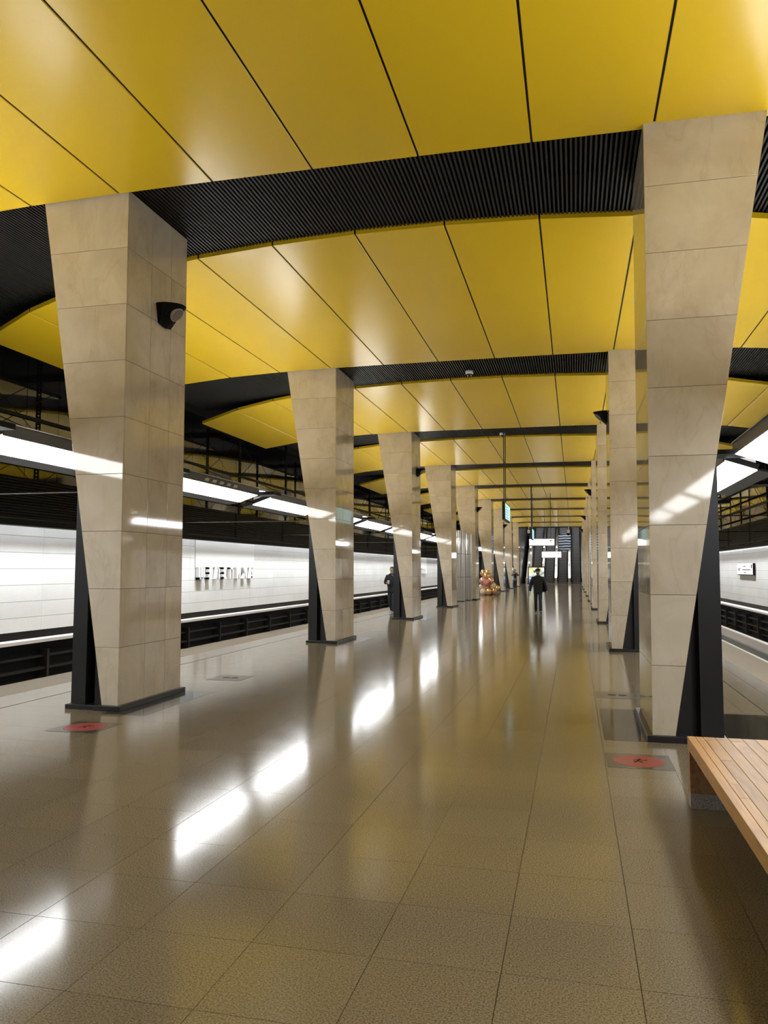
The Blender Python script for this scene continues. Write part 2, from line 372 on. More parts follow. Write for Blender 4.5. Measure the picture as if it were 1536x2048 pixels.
# station name in raised letters on the left wall
# cyrillic letters drawn as strokes on a unit grid, so no font is needed
def strokes(ch):
    b = 0.16
    def bar(x0, z0, x1, z1): return [(x0, z0), (x1, z0), (x1, z1), (x0, z1)]
    def dia(x0, x1): return [(x0, 0), (x0+b*1.1, 0), (x1+b*0.55, 1), (x1-b*0.55, 1)]
    if ch == 'Ш': return [bar(0, 0, b, 1), bar(.37, 0, .37+b, 1), bar(.74, 0, .74+b, 1), bar(0, 0, .9, b)], .9
    if ch == 'Е': return [bar(0, 0, b, 1), bar(0, 0, .58, b), bar(0, .42, .52, .42+b), bar(0, 1-b, .58, 1)], .58
    if ch == 'Л': return [bar(.52, 0, .52+b, 1), bar(.2, 1-b, .68, 1), [(0, 0), (b, 0), (.36, 1), (.2, 1)]], .68
    if ch == 'П': return [bar(0, 0, b, 1), bar(.5, 0, .5+b, 1), bar(0, 1-b, .66, 1)], .66
    if ch == 'И': return [bar(0, 0, b, 1), bar(.54, 0, .54+b, 1), [(b*.5, 0), (b*1.4, 0), (.70-b*.5, 1), (.70-b*1.4, 1)]], .7
    if ch == 'Х': return [[(0, 0), (b*1.15, 0), (.68, 1), (.68-b*1.15, 1)], [(.68-b*1.15, 0), (.68, 0), (b*1.15, 1), (0, 1)]], .68
    return [[(0, 0), (b, 0), (.44, 1), (.28, 1)], [(.72-b, 0), (.72, 0), (.44, 1), (.28, 1)], bar(.16, .22, .56, .22+b*.8)], .72
def station_name(y0, label):
    wl = CX-WALL
    t = thing('station_name', label, 'sign', (wl, y0, 1.38))
    MB().box(0.004, 0.03, -0.05, 4.72, 0.40, 1.27).build('backing_panel', 'white', t)
    hgt, wid = 0.40, 0.50; y = 0.0
    for ch in 'ШЕЛЕПИХА':
        st, wd = strokes(ch); mb = MB()
        for poly in st: mb.prism([(y+a*wid, c*hgt) for a, c in poly], 0.13, 'x', 0.03)
        mb.build('letter', 'letter', t)
        y += wd*wid+0.245
    return t
station_name(23.25, 'raised white station name letters on the left track wall, nearer sign')
station_name(59.25, 'raised white station name letters on the left track wall, farther sign')
# route plaque on the right wall
wl = CX+WALL
t = thing('wall_plaque', 'white route plaque with black lines on the right track wall', 'sign', (wl, 34.8, 1.52))
MB().box(-0.10, -0.02, 0, 3.2, 0, 0.50).build('board', 'black', t)
MB().box(-0.106, -0.10, 0.06, 3.2, 0.03, 0.50).build('face', 'white', t)
MB().box(-0.109, -0.106, 0.5, 2.1, 0.22, 0.245).build('route_line', 'black', t)
MB().box(-0.109, -0.106, 0.2, 0.36, 0.30, 0.44).build('arrow_mark', 'black', t)
for q, z, L in ((1.4, .36, .5), (1.4, .10, .35), (2.5, .26, .5), (2.6, .20, .4)): MB().box(-0.109, -0.106, q, q+L, z, z+0.03).build('text_bar', 'black', t)

# ================================================================== CEILING: black soffit, slats
ceil = struct(MB().box(CX-WALL-0.2, CX+WALL+0.2, YA, YB, 6.76, 6.95).build('ceiling', 'black'))
PIT = 0.056
sm = MB().box(-0.012, 0.012, 0, 4.35, 6.585, 6.67).mesh('slat', 'slat')
k = 0
for j in range(-140, 140): link('slat', sm, ceil, (CX+(j+0.5)*PIT, Y0-0.12, 0))
for i in range(0, NP+1):
    mb = MB()
    rng = [j for j in range(-154, 154) if not (i == 0 and -140 <= j < 140)]
    for j in rng:
        x = CX+(j+0.5)*PIT; y = Y0+S*i-0.12; mb.box(x-0.012, x+0.012, y, y+4.35, 6.585, 6.67)
    stuff(mb.build('slats', 'slat', ceil))
mb = MB()
for i in range(0, NP+1):
    for q in (0.2, 1.1): mb.box(CX-8.6, CX+8.6, Y0+S*i+q, Y0+S*i+q+0.04, 6.67, 6.76)
mb.build('slat_carrier', 'black', ceil)

# ================================================================== YELLOW CANOPIES
PW = 1.30
US = [-8.58]+[(k-6)*PW+0.65 for k in range(0, 12)]+[8.58]
US = [-8.58]+[-7.15+PW*k for k in range(12)]+[8.58]
def zc(u): return ZT-7.7e-5*u**4
def ynear(u): return 1.85+0.028*u*u
for i in range(0, NP+1):
    yf = Y0+S*i-0.03
    base = Y0+S*(i-1)
    t = thing('yellow_canopy', 'yellow panelled ceiling canopy, %s from the viewer%s' % (ORD[i], ', overhead' if i == 0 else ''), 'ceiling canopy', (CX, base, ZT), 'yellow ceiling canopies')
    for k in range(13):
        a, b = US[k]+0.012, US[k+1]-0.012
        mb = MB(); n = 2; TH = 0.085
        bot = []; 
        ya, yb_ = ynear(a), ynear(b); ye = yf-base
        za, zb = zc(a)-ZT, zc(b)-ZT
        bt = [(a, ya, za), (b, yb_, zb), (b, ye, zb), (a, ye, za)]
        tp = [(x, y, z+TH) for x, y, z in bt]
        mb.hexa(bt, tp)
        mb.build('panel', 'yellow', t, bevel=0.005)
        if k:
            u = US[k]; MB().box(u-0.0115, u+0.0115, ynear(u)+0.01, yf-base-0.005, zc(u)-ZT+0.012, zc(u)-ZT+0.09).build('joint_strip', 'black', t)

# ================================================================== COLUMNS
ZJ = [0.06, 0.763, 1.482, 2.199, 2.917, 3.639, 4.361, 5.088, 5.822, ZT+0.04]
XB, XTOP = 0.211, 1.271
def xo(z): return XB+(XTOP-XB)*z/ZT
def zi(x): return (x-XB)/(XTOP-XB)*ZT
def xi(z): return LEAN*z
COLM = {}
def column_meshes(s):
    d = {'front': [], 'in1': [], 'in3': []}; g = 0.0025; th = 0.03
    for k in range(9):
        a, b = ZJ[k]+g, ZJ[k+1]-(g if k < 8 else 0)
        mb = MB(); mb.hexa([(s*xi(a), 0, a), (s*xo(a), 0, a), (s*xo(a), th, a), (s*xi(a), th, a)], [(s*xi(b), 0, b), (s*xo(b), 0, b), (s*xo(b), th, b), (s*xi(b), th, b)])
        d['front'].append(mb.mesh('front_slab', 'marble', bevel=0.0015))
        def inn(y0, y1):
            mb = MB(); mb.hexa([(s*xi(a), y0, a), (s*(xi(a)+th), y0, a), (s*(xi(a)+th), y1, a), (s*xi(a), y1, a)], [(s*xi(b), y0, b), (s*(xi(b)+th), y0, b), (s*(xi(b)+th), y1, b), (s*xi(b), y1, b)])
            return mb.mesh('inner_slab', 'marble', bevel=0.0015)
        d['in1'].append([inn(th+0.003, D-0.003)])
        d['in3'].append([inn(th+0.003, 0.60-g), inn(0.60+g, 1.12-g), inn(1.12+g, D-0.003)])
    mb = MB(); i_ = 0.004
    a, b = 0.02, ZT+0.04
    mb.hexa([(s*(xi(a)+i_), i_, a), (s*(xo(a)-i_), i_, a), (s*(xo(a)-i_), D-0.02, a), (s*(xi(a)+i_), D-0.02, a)], [(s*(xi(b)+i_), i_, b), (s*(xo(b)-i_), i_, b), (s*(xo(b)-i_), D-0.02, b), (s*(xi(b)+i_), D-0.02, b)])
    d['core'] = mb.mesh('core', 'grout')
    def outer():
        mb = MB(); a, b = ZJ[0]+g, ZJ[-1]
        mb.hexa([(s*(xo(a)-0.002), th+0.003, a), (s*(xo(a)+0.0), th+0.003, a), (s*(xo(a)), D, a), (s*(xo(a)-0.002), D, a)], [(s*(xo(b)-0.002), th+0.003, b), (s*xo(b), th+0.003, b), (s*xo(b), D, b), (s*(xo(b)-0.002), D, b)])
        return mb.mesh('outer_cladding', 'marble')
    d['outer'] = outer()
    mb = MB(); a, b = ZJ[0], ZJ[-1]
    mb.hexa([(s*xi(a), D-0.018, a), (s*xo(a), D-0.018, a), (s*xo(a), D, a), (s*xi(a), D, a)], [(s*xi(b), D-0.018, b), (s*xo(b), D-0.018, b), (s*xo(b), D, b), (s*xi(b), D, b)])
    d['back'] = mb.mesh('back_cladding', 'marble')
    def plate(x0, x1, y):
        mb = MB(); mb.prism([(s*x0, 0.05), (s*x1, 0.05), (s*x1, max(zi(x1), 0.06)-0.02), (s*x0, max(zi(x0), 0.06)-0.02)], D-y, 'y', y); return mb
    d['flange'] = plate(0.47, 0.66, 0.03).mesh('steel_flange', 'steel_black')
    d['web'] = plate(0.215, 0.40, 0.12).mesh('steel_panel', 'steel_black')
    d['rec'] = plate(0.38, 0.48, 0.22).mesh('steel_web', 'steel_black')
    mb = MB(); mb.box(s*0.655, s*0.69, 0.06, D-0.06, 0.05, zi(0.67)); d['fin'] = mb.mesh('steel_fin', 'steel_black')
    mb = MB(); mb.box(-s*0.055, s*0.30, -0.045, D+0.06, 0, 0.062); d['pl'] = mb.mesh('plinth', 'steel_black', bevel=0.004)
    mb = MB(); mb.box(s*0.30, s*0.72, -0.02, D+0.04, 0, 0.055); d['pl2'] = mb.mesh('steel_plinth', 'steel_black', bevel=0.004)
    return d
for s in (-1, 1): COLM[s] = column_meshes(s)
for s, X, side in ((-1, XL, 'left'), (1, XR, 'right')):
    for i in range(NP):
        c = thing('stone_column', 'beige marble column with black steel wedge, %s in the %s row' % (ORD[i], side), 'column', (X, Y0+S*i+(DYR if s > 0 else 0), 0), 'columns of the %s row' % side)
        d = COLM[s]
        for me in d['front']: link('front_slab', me, c)
        for row in (d['in3'] if (s < 0 and i < 3) else d['in1']):
            for me in row: link('inner_slab', me, c)
        for k in ('core', 'outer', 'back', 'flange', 'web', 'rec', 'fin', 'pl', 'pl2'): link(d[k].name.split('.')[0], d[k], c)

# ================================================================== LUMINAIRES over the platform edges
LM = {}
def lum_meshes(s):
    d = {}
    a, b = (4.62, 3.41), (5.08, 3.25)          # inner and outer edge (u, z) of the diffuser
    n = Vector((b[0]-a[0], b[1]-a[1])).normalized(); nu = Vector((-n.y, n.x))  # points up
    def sec(p0, p1, th, y0, y1):
        p0, p1 = Vector(p0), Vector(p1); pts = [p0, p1, p1+nu*th, p0+nu*th]
        return MB().prism([(s*p.x, p.y) for p in pts], y1, 'y', y0)
    L = 1.86
    d['pane'] = [sec(a, b, 0.012, -L, -0.012).mesh('diffuser', 'diffuser'), sec(a, b, 0.012, 0.012, L).mesh('diffuser', 'diffuser')]
    A, B = Vector(a)+nu*0.014, Vector(b)+nu*0.014
    d['body'] = sec(A, B, 0.09, -L-0.02, L+0.02).mesh('housing', 'housing')
    d['rim'] = MB().prism([(s*(a[0]-0.02), a[1]-0.01), (s*a[0], a[1]-0.01), (s*a[0], a[1]+0.15), (s*(a[0]-0.02), a[1]+0.15)], L+0.02, 'y', -L-0.02).mesh('inner_rim', 'housing')
    d['flange'] = MB().prism([(s*b[0], b[1]), (s*(b[0]+0.26), b[1]-0.05), (s*(b[0]+0.26), b[1]-0.02), (s*b[0], b[1]+0.03)], L+0.02, 'y', -L-0.02).mesh('outer_flange', 'housing')
    A2, B2 = A+nu*0.092, B+nu*0.092
    d['up'] = MB().prism([(s*4.66, 3.535), (s*5.0, 3.59), (s*5.0, 3.605), (s*4.66, 3.55)], L, 'y', -L).mesh('uplight', 'uplight')
    d['shield'] = MB().box(s*5.06, s*5.08, -L-0.02, L+0.02, 3.30, 3.69).mesh('added_light_shield', 'black')  # plate added out of view to block uplight going outwards
    d['beam'] = MB().box(s*4.3, s*6.2, 2.0, 2.46, 3.43, 3.50).mesh('cross_beam', 'black')
    d['tie'] = MB().cyl((s*5.2, 2.25, 3.12), (s*9.5, 2.25, 3.12), 0.014, 8).mesh('tie_rod', 'inox_dark' if s < 0 else 'black')
    mb = MB(); mb.cyl((s*5.3, 2.25, 3.36), (s*8.95, 2.25, 4.95), 0.011, 6); d['hang'] = mb.mesh('hanger_rod', 'slat')
    d['buckle'] = MB().cyl((s*6.2, 2.25, 3.752), (s*6.55, 2.25, 3.904), 0.022, 8).mesh('turnbuckle', 'slat')
    mb = MB()
    for q in range(5): mb.prism([(-0.9+q*0.33, 3.44), (-0.72+q*0.33, 3.44), (-0.66+q*0.33, 3.50), (-0.82+q*0.33, 3.50)], s*(a[0]-0.022), 'x', s*(a[0]-0.035))
    d['tabs'] = mb.mesh('tabs', 'ring')
    d['stripe'] = MB().box(s*(a[0]-0.045), s*(a[0]-0.02), -L, L, 3.555, 3.567).mesh('edge_strip', 'rail')
    return d
for s in (-1, 1): LM[s] = lum_meshes(s)
for s, side in ((-1, 'left'), (1, 'right')):
    for k in range(-4, 18):
        y = 10.25+4.5*k
        if k < (0 if s < 0 else 0):
            lab, grp = 'long white lamp over the %s platform edge behind the viewer, %s one back' % (side, ['first', 'second', 'third', 'fourth'][-k-1]), 'lamps behind the viewer, %s side' % side
        else:
            lab, grp = 'long white lamp over the %s platform edge, %s from the viewer' % (side, ORD[k]), 'lamps over the %s platform edge' % side
        t = thing('platform_lamp', lab, 'lamp', (CX, y, 0), grp)
        d = LM[s]
        for me in d['pane']: link('diffuser', me, t)
        for nm in ('body', 'rim', 'flange', 'up', 'shield', 'beam', 'hang', 'stripe')+(('tie', 'buckle') if k % 2 == 0 else ()): link(d[nm].name.split('.')[0], d[nm], t)
        if k % 2 == 1: link('tabs', d['tabs'], t)

# ================================================================== BENCH
BX0, BX1, BY0, BY1 = 0.803, 1.62, 2.95, 6.355
t = thing('wooden_bench', 'light oak slatted bench on granite feet beside the nearest right column', 'bench', (0, 0, 0))
xs = [0.803, 0.858, 0.914, 0.998, 1.085, 1.182, 1.27, 1.36, 1.45, 1.535, BX1]
r2 = random.Random(5)
for k in range(len(xs)-1):
    cuts = [BY0]+sorted(r2.uniform(BY0+0.5, BY1-0.5) for _ in range(r2.choice((1, 1, 2))))+[BY1]
    if k == 0: cuts = [BY0, BY1]
    if k in (2, 4): cuts = cuts[:-1]+[BY1-0.11, BY1]
    for q in range(len(cuts)-1):
        x0, x1, y0, y1 = xs[k]+0.0008, xs[k+1]-0.0008, cuts[q]+0.0008, cuts[q+1]-0.0008
        cx, cy = (x0+x1)/2, (y0+y1)/2
        MB().box(x0-cx, x1-cx, y0-cy, y1-cy, 0.405, 0.495+r2.uniform(-.0006, .0006)).build('plank', 'oak', t, bevel=0.002).location = (cx, cy, 0)
for y0 in (BY1-0.11, BY0+0.02):
    MB().box(BX0, BX1, y0, y0+0.11, 0.105, 0.4045).build('end_panel', 'oak_end', t, bevel=0.002)
    MB().box(BX0, BX1, y0-0.01, y0+0.11, 0.0, 0.104).build('granite_foot', 'granite', t, bevel=0.002)

# ================================================================== LOUDSPEAKERS on columns
def speaker(s, i, label):
    X = XL if s < 0 else XR; y = Y0+S*i+(DYR if s > 0 else 0)+0.93; z = 5.04
    t = thing('loudspeaker', label, 'loudspeaker', (X+s*LEAN*z-s*0.004, y, z), 'wedge loudspeakers on the columns')
    # wedge: flat D-shaped top, front sloping back to the column below
    W, H, OUT, n = 0.215, 0.30, 0.31, 11
    q_ = [-1+2*k/(n-1) for k in range(n)]
    top = [(-s*OUT*(1-0.62*abs(a_)**2.6), W*a_, H) for a_ in q_]; bot = [(-s*0.025, 0.72*W*a_, 0.035*abs(a_)) for a_ in q_]
    vs = top+bot+[(0, -W, H), (0, W, H), (0, -0.72*W, 0.035), (0, 0.72*W, 0.035)]
    fs = [(k, k+1, n+k+1, n+k) for k in range(n-1)]+[tuple(range(n))+(2*n+1, 2*n), tuple(range(n, 2*n))+(2*n+3, 2*n+2), (2*n, 0, n, 2*n+2), (2*n+1, n-1, 2*n-1, 2*n+3), (2*n, 2*n+1, 2*n+3, 2*n+2)]
    cab = MB().add(vs, fs).build('cabinet', 'black', t)
    nrm = Vector((-s*H, 0, -(OUT-0.025))).normalized(); c = Vector((-s*(0.025+(OUT-0.025)*0.60), 0.0, 0.60*H))
    MB().cyl(c-nrm*0.03, c+nrm*0.012, 0.105, 28).build('ring', 'ring', cab)
    MB().cyl(c-nrm*0.03, c+nrm*0.018, 0.088, 28).build('grille', 'grey_plastic', cab)
speaker(-1, 0, 'black wedge loudspeaker with round grey grille on the nearest left column')
speaker(-1, 2, 'black wedge loudspeaker on the third left column')
speaker(-1, 4, 'black wedge loudspeaker on the fifth left column')
speaker(-1, 6, 'black wedge loudspeaker on the seventh left column')
speaker(1, 1, 'black wedge loudspeaker on the second right column')
speaker(1, 3, 'black wedge loudspeaker on the fourth right column')
speaker(1, 5, 'black wedge loudspeaker on the sixth right column')
speaker(1, 7, 'black wedge loudspeaker on the eighth right column')

# ================================================================== CCTV domes
for y, lab in ((18.85, 'white dome camera under the slats between the second columns'), (27.85, 'white dome camera under the slats between the third columns')):
    t = thing('dome_camera', lab, 'camera', (-2.43, y, 6.585), 'ceiling dome cameras')
    MB().lathe([(0.085, 0.0), (0.095, -0.02), (0.10, -0.07), (0.085, -0.09)], n=20).build('housing', 'white', t, smooth=True)
    MB().lathe([(0.072, -0.085), (0.066, -0.12), (0.045, -0.15), (0.012, -0.16)], n=20).build('bubble', 'gloss', t, smooth=True)

# ================================================================== HANGING SCREENS AND SIGNS
def screen(y, lab):
    t = thing('hanging_screen', lab, 'screen', (-2.37, y, 3.47), 'two-sided cyan information screens')
    MB().box(-0.05, 0.05, 0, 2.2, 0, 0.63).build('case', 'steel_black', t, bevel=0.006)
    for s in (-1, 1):
        MB().box(s*0.051, s*0.054, 0.06, 2.14, 0.05, 0.58).build('display', 'sign_cyan', t)
        for k in range(5): MB().box(s*0.0542, s*0.0552, 0.15, 1.1+0.17*(k*7 % 5), 0.46-0.09*k, 0.49-0.09*k).build('text_bar', 'white', t)
    for q in (0.2, 0.85): MB().cyl((0, q, 0.62), (0, q, 3.13), 0.016, 8).build('hanger_rod', 'steel_black', t)
screen(27.5, 'cyan hanging screen on long rods over the middle of the platform, nearer one')
screen(45.5, 'cyan hanging screen over the middle of the platform, farther one')
def lightbox(x0, x1, y, z0, z1, lab):
    t = thing('hanging_sign', lab, 'sign', ((x0+x1)/2, y, z0), 'white lit hanging signs')
    w_, h_ = (x1-x0)/2, z1-z0
    MB().box(-w_, w_, 0, 0.14, 0, h_).build('case', 'white', t, bevel=0.03)
    MB().box(-w_+0.03, w_-0.03, -0.006, 0.0, 0.03, h_-0.03).build('face', 'sign_white', t)
    MB().box(w_*0.62, w_*0.78, -0.010, -0.006, h_-0.16, h_-0.09).build('mark', 'steel_black', t)
    for q in (-0.7, 0.7): MB().cyl((w_*q, 0.07, h_-0.02), (w_*q, 0.07, (6.52 if y < 55 else 6.583)-z0), 0.014, 8).build('hanger_rod', 'steel_black', t)
lightbox(-2.75, -1.18, 46.9+3.2, 3.22, 3.66, 'white lit hanging sign above the platform, nearer of two')
lightbox(-2.52, -0.98, 63.7, 2.66, 3.16, 'white lit hanging sign above the platform, farther of two')

# ================================================================== FLUTED STEEL CYLINDERS
def fluted(x, y, r, h, lab):
    t = thing('steel_cylinder', lab, 'steel pillar', (x, y, 0), 'fluted stainless pillars')
    n = 48
    for z0, z1 in ((0.04, 1.30), (1.32, 2.56), (2.58, h)):
        mb = MB(); vs = []
        for z in (z0, z1):
            for k in range(n):
                a = 2*math.pi*k/n; rr = r*(1.0-0.10*((k % 4) == 0)); vs.append((rr*math.cos(a), rr*math.sin(a), z))
        mb.add(vs, [tuple(range(n-1, -1, -1)), tuple(range(n, 2*n))]+[(k, (k+1) % n, (k+1) % n+n, k+n) for k in range(n)])
        mb.build('segment', 'inox', t)
    MB().lathe([(r*0.93, 0.0), (r*0.93, h-0.005)], n=24).build('core', 'steel_black', t)
fluted(-6.02, 42.55, 0.235, 3.85, 'fluted stainless pillar left of the platform, nearer of the pair')
fluted(-5.80, 44.0, 0.225, 3.72, 'fluted stainless pillar left of the platform, farther of the pair')
fluted(0.98, 41.5, 0.22, 3.6, 'fluted stainless pillar between the right columns')

# ================================================================== BALLOONS
t = thing('balloon_bunch', 'bunch of gold and pink balloons standing by the left columns', 'balloons', (-5.75, 53.2, 0))
rb = random.Random(3)
for x, y, z, r, m_ in ((-.25, 0, .22, .22, 'balloon_clear'), (.12, -.1, .25, .24, 'balloon_gold'), (.5, 0, .3, .22, 'balloon_gold'), (-.05, .1, .6, .26, 'balloon_gold'), (.38, .1, .62, .24, 'balloon_clear'), (-.42, .1, .5, .2, 'balloon_clear'),
                  (.0, -.2, .82, .22, 'balloon_pink'), (-.3, 0, .95, .22, 'balloon_pink'), (.24, 0, 1.0, .22, 'balloon_gold'), (-.05, 0, 1.28, .24, 'balloon_gold'), (-.25, 0, 1.48, .2, 'balloon_gold'), (.05, 0, 1.52, .18, 'balloon_gold'), (.7, 0, .48, .18, 'balloon_gold'), (.3, -.1, .95, .18, 'balloon_pink')):
    mb = MB(); mb.sphere((0, 0, 0), (r, r, r*1.1), 14, 10); mb.lathe([(0.004, -r*1.06), (0.02, -r*1.16)], n=8)
    mb.build('balloon', m_, t, smooth=True).location = (x, y, z)
mb = MB(); hv = []
for k in range(24):
    a = 2*math.pi*k/24; hv.append((0.016*(16*math.sin(a)**3), 0.016*(13*math.cos(a)-5*math.cos(2*a)-2*math.cos(3*a)-math.cos(4*a))))
mb.prism(hv, 0.09, 'y', -0.09); o = mb.build('heart_balloon', 'balloon_pink', t, bevel=0.03); o.location = (0.02, -0.36, 0.92)
# ================================================================== ADVERT KIOSK
def advert():
    m = mat('advert_screen', (0.02, 0.02, 0.02), 0.2); t = NT(m)
    tc = t.n('ShaderNodeTexCoord').outputs['Generated']; mp = t.n('ShaderNodeMapping'); mp.inputs['Scale'].default_value = (3.2, 1, 4.6); mp.inputs['Rotation'].default_value = (0, 0.35, 0); t.l(tc, mp.inputs[0])
    v = t.n('ShaderNodeTexVoronoi', Scale=1.6); t.l(mp.outputs[0], v.inputs['Vector'])
    sx = t.n('ShaderNodeSeparateXYZ'); t.l(tc, sx.inputs[0])
    pal = t.ramp(t.n('ShaderNodeSeparateColor').outputs[0], [(0, (0, 0, 0)), (1, (1, 1, 1))])
    sp = t.n('ShaderNodeSeparateColor'); t.l(v.outputs['Color'], sp.inputs[0])
    a = t.ramp(sp.outputs[0], [(0.0, (0.9, 0.95, 1.0)), (0.3, (0.75, 0.62, 0.10)), (0.5, (0.30, 0.55, 0.75)), (0.68, (0.02, 0.04, 0.06)), (0.85, (0.85, 0.95, 1.0))])
    b = t.ramp(sx.outputs[2], [(0.0, (0.10, 0.12, 0.28)), (0.25, (0.14, 0.18, 0.38)), (0.34, (0.45, 0.75, 0.95)), (0.40, (0.03, 0.05, 0.08))])
    f = t.ramp(sx.outputs[2], [(0.40, (0, 0, 0)), (0.44, (1, 1, 1))])
    c = t.mix(f, b, a); t.l(c, t.b.inputs['Emission Color']); t.b.inputs['Emission Strength'].default_value = 1.3
    return m
M['advert'] = advert()
t = thing('advert_kiosk', 'black framed lit advertising display standing before the escalators', 'display', (-4.06, 88.0, 0))
kc = MB().box(-0.93, 0.93, 0, 0.25, 0.08, 2.06).build('case', 'steel_black', t, bevel=0.04)
MB().box(-0.82, 0.82, -0.012, -0.001, 0.2, 1.95).build('display', 'advert', kc)
MB().box(-0.8, 0.8, 0.03, 0.22, 0.0, 0.08).build('base', 'inox_dark', t)

# ================================================================== ESCALATOR HALL at the far end
yE = 98.0
struct(MB().box(CX-WALL-0.2, CX-3.95, 92.0, 92.3, -1.2, 6.95).build('wall_back_left', 'slat'))
struct(MB().box(CX+4.0, CX+WALL+0.2, 92.0, 92.3, -1.2, 6.95).build('wall_back_right', 'slat'))
struct(MB().box(CX-4.2, CX-3.95, 92.3, 118, -1, 14).build('wall_hall_left', 'inox_dark'))
struct(MB().box(CX+4.0, CX+4.2, 92.3, 118, -1, 14).build('wall_hall_right', 'inox_dark'))
struct(MB().box(CX-4.2, CX+4.2, 117.8, 118, -1, 14).build('wall_hall_back', 'slat'))
struct(MB().box(CX-4.2, CX+4.2, 92.0, 92.2, 6.6, 7.6).build('trim_hall_lintel', 'black'))
struct(MB().prism([(yE-6, 7.6), (118, 20.5), (118, 20.7), (yE-6, 7.8)], CX+4.2, 'x', CX-4.2).build('ceiling_hall', 'white'))
M['step'] = mat('escalator_step', (0.12, 0.12, 0.13), 0.5, 0.0)
M['step_nose'] = mat('step_riser', (0.32, 0.32, 0.34), 0.5, 0.0)
LANE = [0.2, -1.4, -3.0, -4.55]; SL = 0.2/0.35
names = ['rightmost', 'second from the right', 'third from the right', 'leftmost']
for xl, nm in zip(LANE, names):
    t = thing('escalator', 'escalator with dark steps at the far end, %s of four' % nm, 'escalator', (xl, yE, 0), 'escalators at the far end')
    mb = MB(); nb = MB()
    for k in range(46):
        mb.box(-0.5, 0.5, 0.35*k, 0.35*k+0.36, 0.2*k-0.18, 0.2*k+0.0); nb.box(-0.5, 0.5, 0.35*k-0.012, 0.35*k, 0.2*k-0.05, 0.2*k+0.0)
    stuff(mb.build('steps', 'step', t)); stuff(nb.build('step_noses', 'step_nose', t))
    MB().box(-0.5, 0.5, -1.2, 0.0, 0.0, 0.015).build('landing_plate', 'inox', t)
    for q in (-0.60, 0.60):
        e = 46*0.35
        bal = MB().prism([(-1.0, 0.0), (-1.0, 0.78), (0.2, 0.80), (e, 0.80+SL*(e-0.2)), (e, SL*(e-0.2)-0.3), (0.2, 0.0)], q+0.03, 'x', q-0.03).build('balustrade', 'inox_dark', t)
        hr = MB()
        pts = [(-1.02, 0.25), (-1.12, 0.55), (-1.02, 0.84), (0.2, 0.86), (e, 0.86+SL*(e-0.2))]
        for a, b in zip(pts, pts[1:]): hr.cyl((q, a[0], a[1]), (q, b[0], b[1]), 0.045, 8)
        hr.build('handrail', 'black', bal)
DK = [(0.2-1.4)/2, (-1.4-3.0)/2, (-3.0-4.55)/2, 1.13, -5.50]
for j, x in enumerate(DK):
    e = 46*0.35; wd = 0.14 if j < 3 else 0.28
    t = thing('steel_deck', 'sloping steel deck beside the escalators, number %s from the right' % ['second', 'third', 'fourth', 'first', 'fifth'][j], 'escalator deck', (x, yE, 0), 'steel decks between the escalators')
    MB().prism([(-0.9, 0.0), (-0.9, 0.70), (0.2, 0.72), (e, 0.72+SL*(e-0.2)), (e, SL*(e-0.2)-0.3), (0.2, 0.0)], wd, 'x', -wd).build('deck', 'inox', t)
    for k, yy in enumerate((2.6, 6.2)):
        z = 0.72+SL*(yy-0.2)
        l = thing('deck_lamp', 'lit lamp on the %s escalator deck, %s up' % (['second', 'third', 'fourth', 'first', 'fifth'][j], ['lower', 'upper'][k]), 'lamp', (x, yE+yy, z), 'lamps on the escalator decks')
        st = MB().cyl((0, 0, 0.03), (0, 0, 0.42), 0.05, 10).build('stem', 'inox', l)
        MB().lathe([(0.05, 0.40), (0.10, 0.44), (0.10, 0.54), (0.04, 0.60)], n=14).build('globe', 'bulb', st, smooth=True)
for j in range(6):  # unseen lamps added to brighten the escalator steps
    yy = 95.5+2.6*j; zz = 7.6+(yy-(yE-6))*12.9/26-0.32
    t = thing('added_vault_lamp', 'added unseen lamp above the escalators, %s from the platform' % ORD[j], 'lamp', (CX, yy, zz), 'added unseen lamps above the escalators')
    MB().box(-2.6, 2.6, -0.2, 0.2, 0.0, 0.06).build('case', 'white', t); MB().box(-2.5, 2.5, -0.15, 0.15, -0.02, -0.001).build('tube', 'vault', t)
def banner():
    m = mat('blue_white_banner', (0.4, 0.5, 0.7), 0.25); t = NT(m); p = t.pos()
    wv = t.n('ShaderNodeTexWave', Scale=1.0, Distortion=3.0, bands_direction='Z', **{'Detail Scale': 0.8}); t.l(p, wv.inputs['Vector'])
    c = t.ramp(wv.outputs['Fac'], [(0.25, (0.04, 0.05, 0.08)), (0.5, (0.25, 0.34, 0.55)), (0.75, (0.75, 0.82, 0.95))])
    t.l(c, t.b.inputs['Base Color']); return m
M['banner'] = banner()
t = thing('hanging_banner', 'blue and white curved panel hanging above the escalators', 'banner', (-1.1, 97.4, 3.9))
mb = MB(); vs = []; n = 9
for k in range(n):
    a = k/(n-1)*2-1
    vs += [(a*0.72, 0.25*math.cos(a*1.4), 2.2-0.15*a*a), (a*0.72, 0.25*math.cos(a*1.4), 0.35*a*a)]
vb = [(x, y+0.03, z) for x, y, z in vs]
fs = [(2*k, 2*k+1, 2*k+3, 2*k+2) for k in range(n-1)]; off = len(vs)
fs += [tuple(i+off for i in f[::-1]) for f in fs]
ring = [2*k for k in range(n)]+[2*k+1 for k in range(n-1, -1, -1)]
fs += [(ring[k], ring[(k+1) % len(ring)], ring[(k+1) % len(ring)]+off, ring[k]+off) for k in range(len(ring))]
mb.add(vs+vb, fs).build('panel', 'banner', t)
for q in (-0.5, 0.5): MB().cyl((q, 0.2, 2.1), (q, 0.2, 4.6), 0.01, 6).build('hanger_wire', 'rail', t)
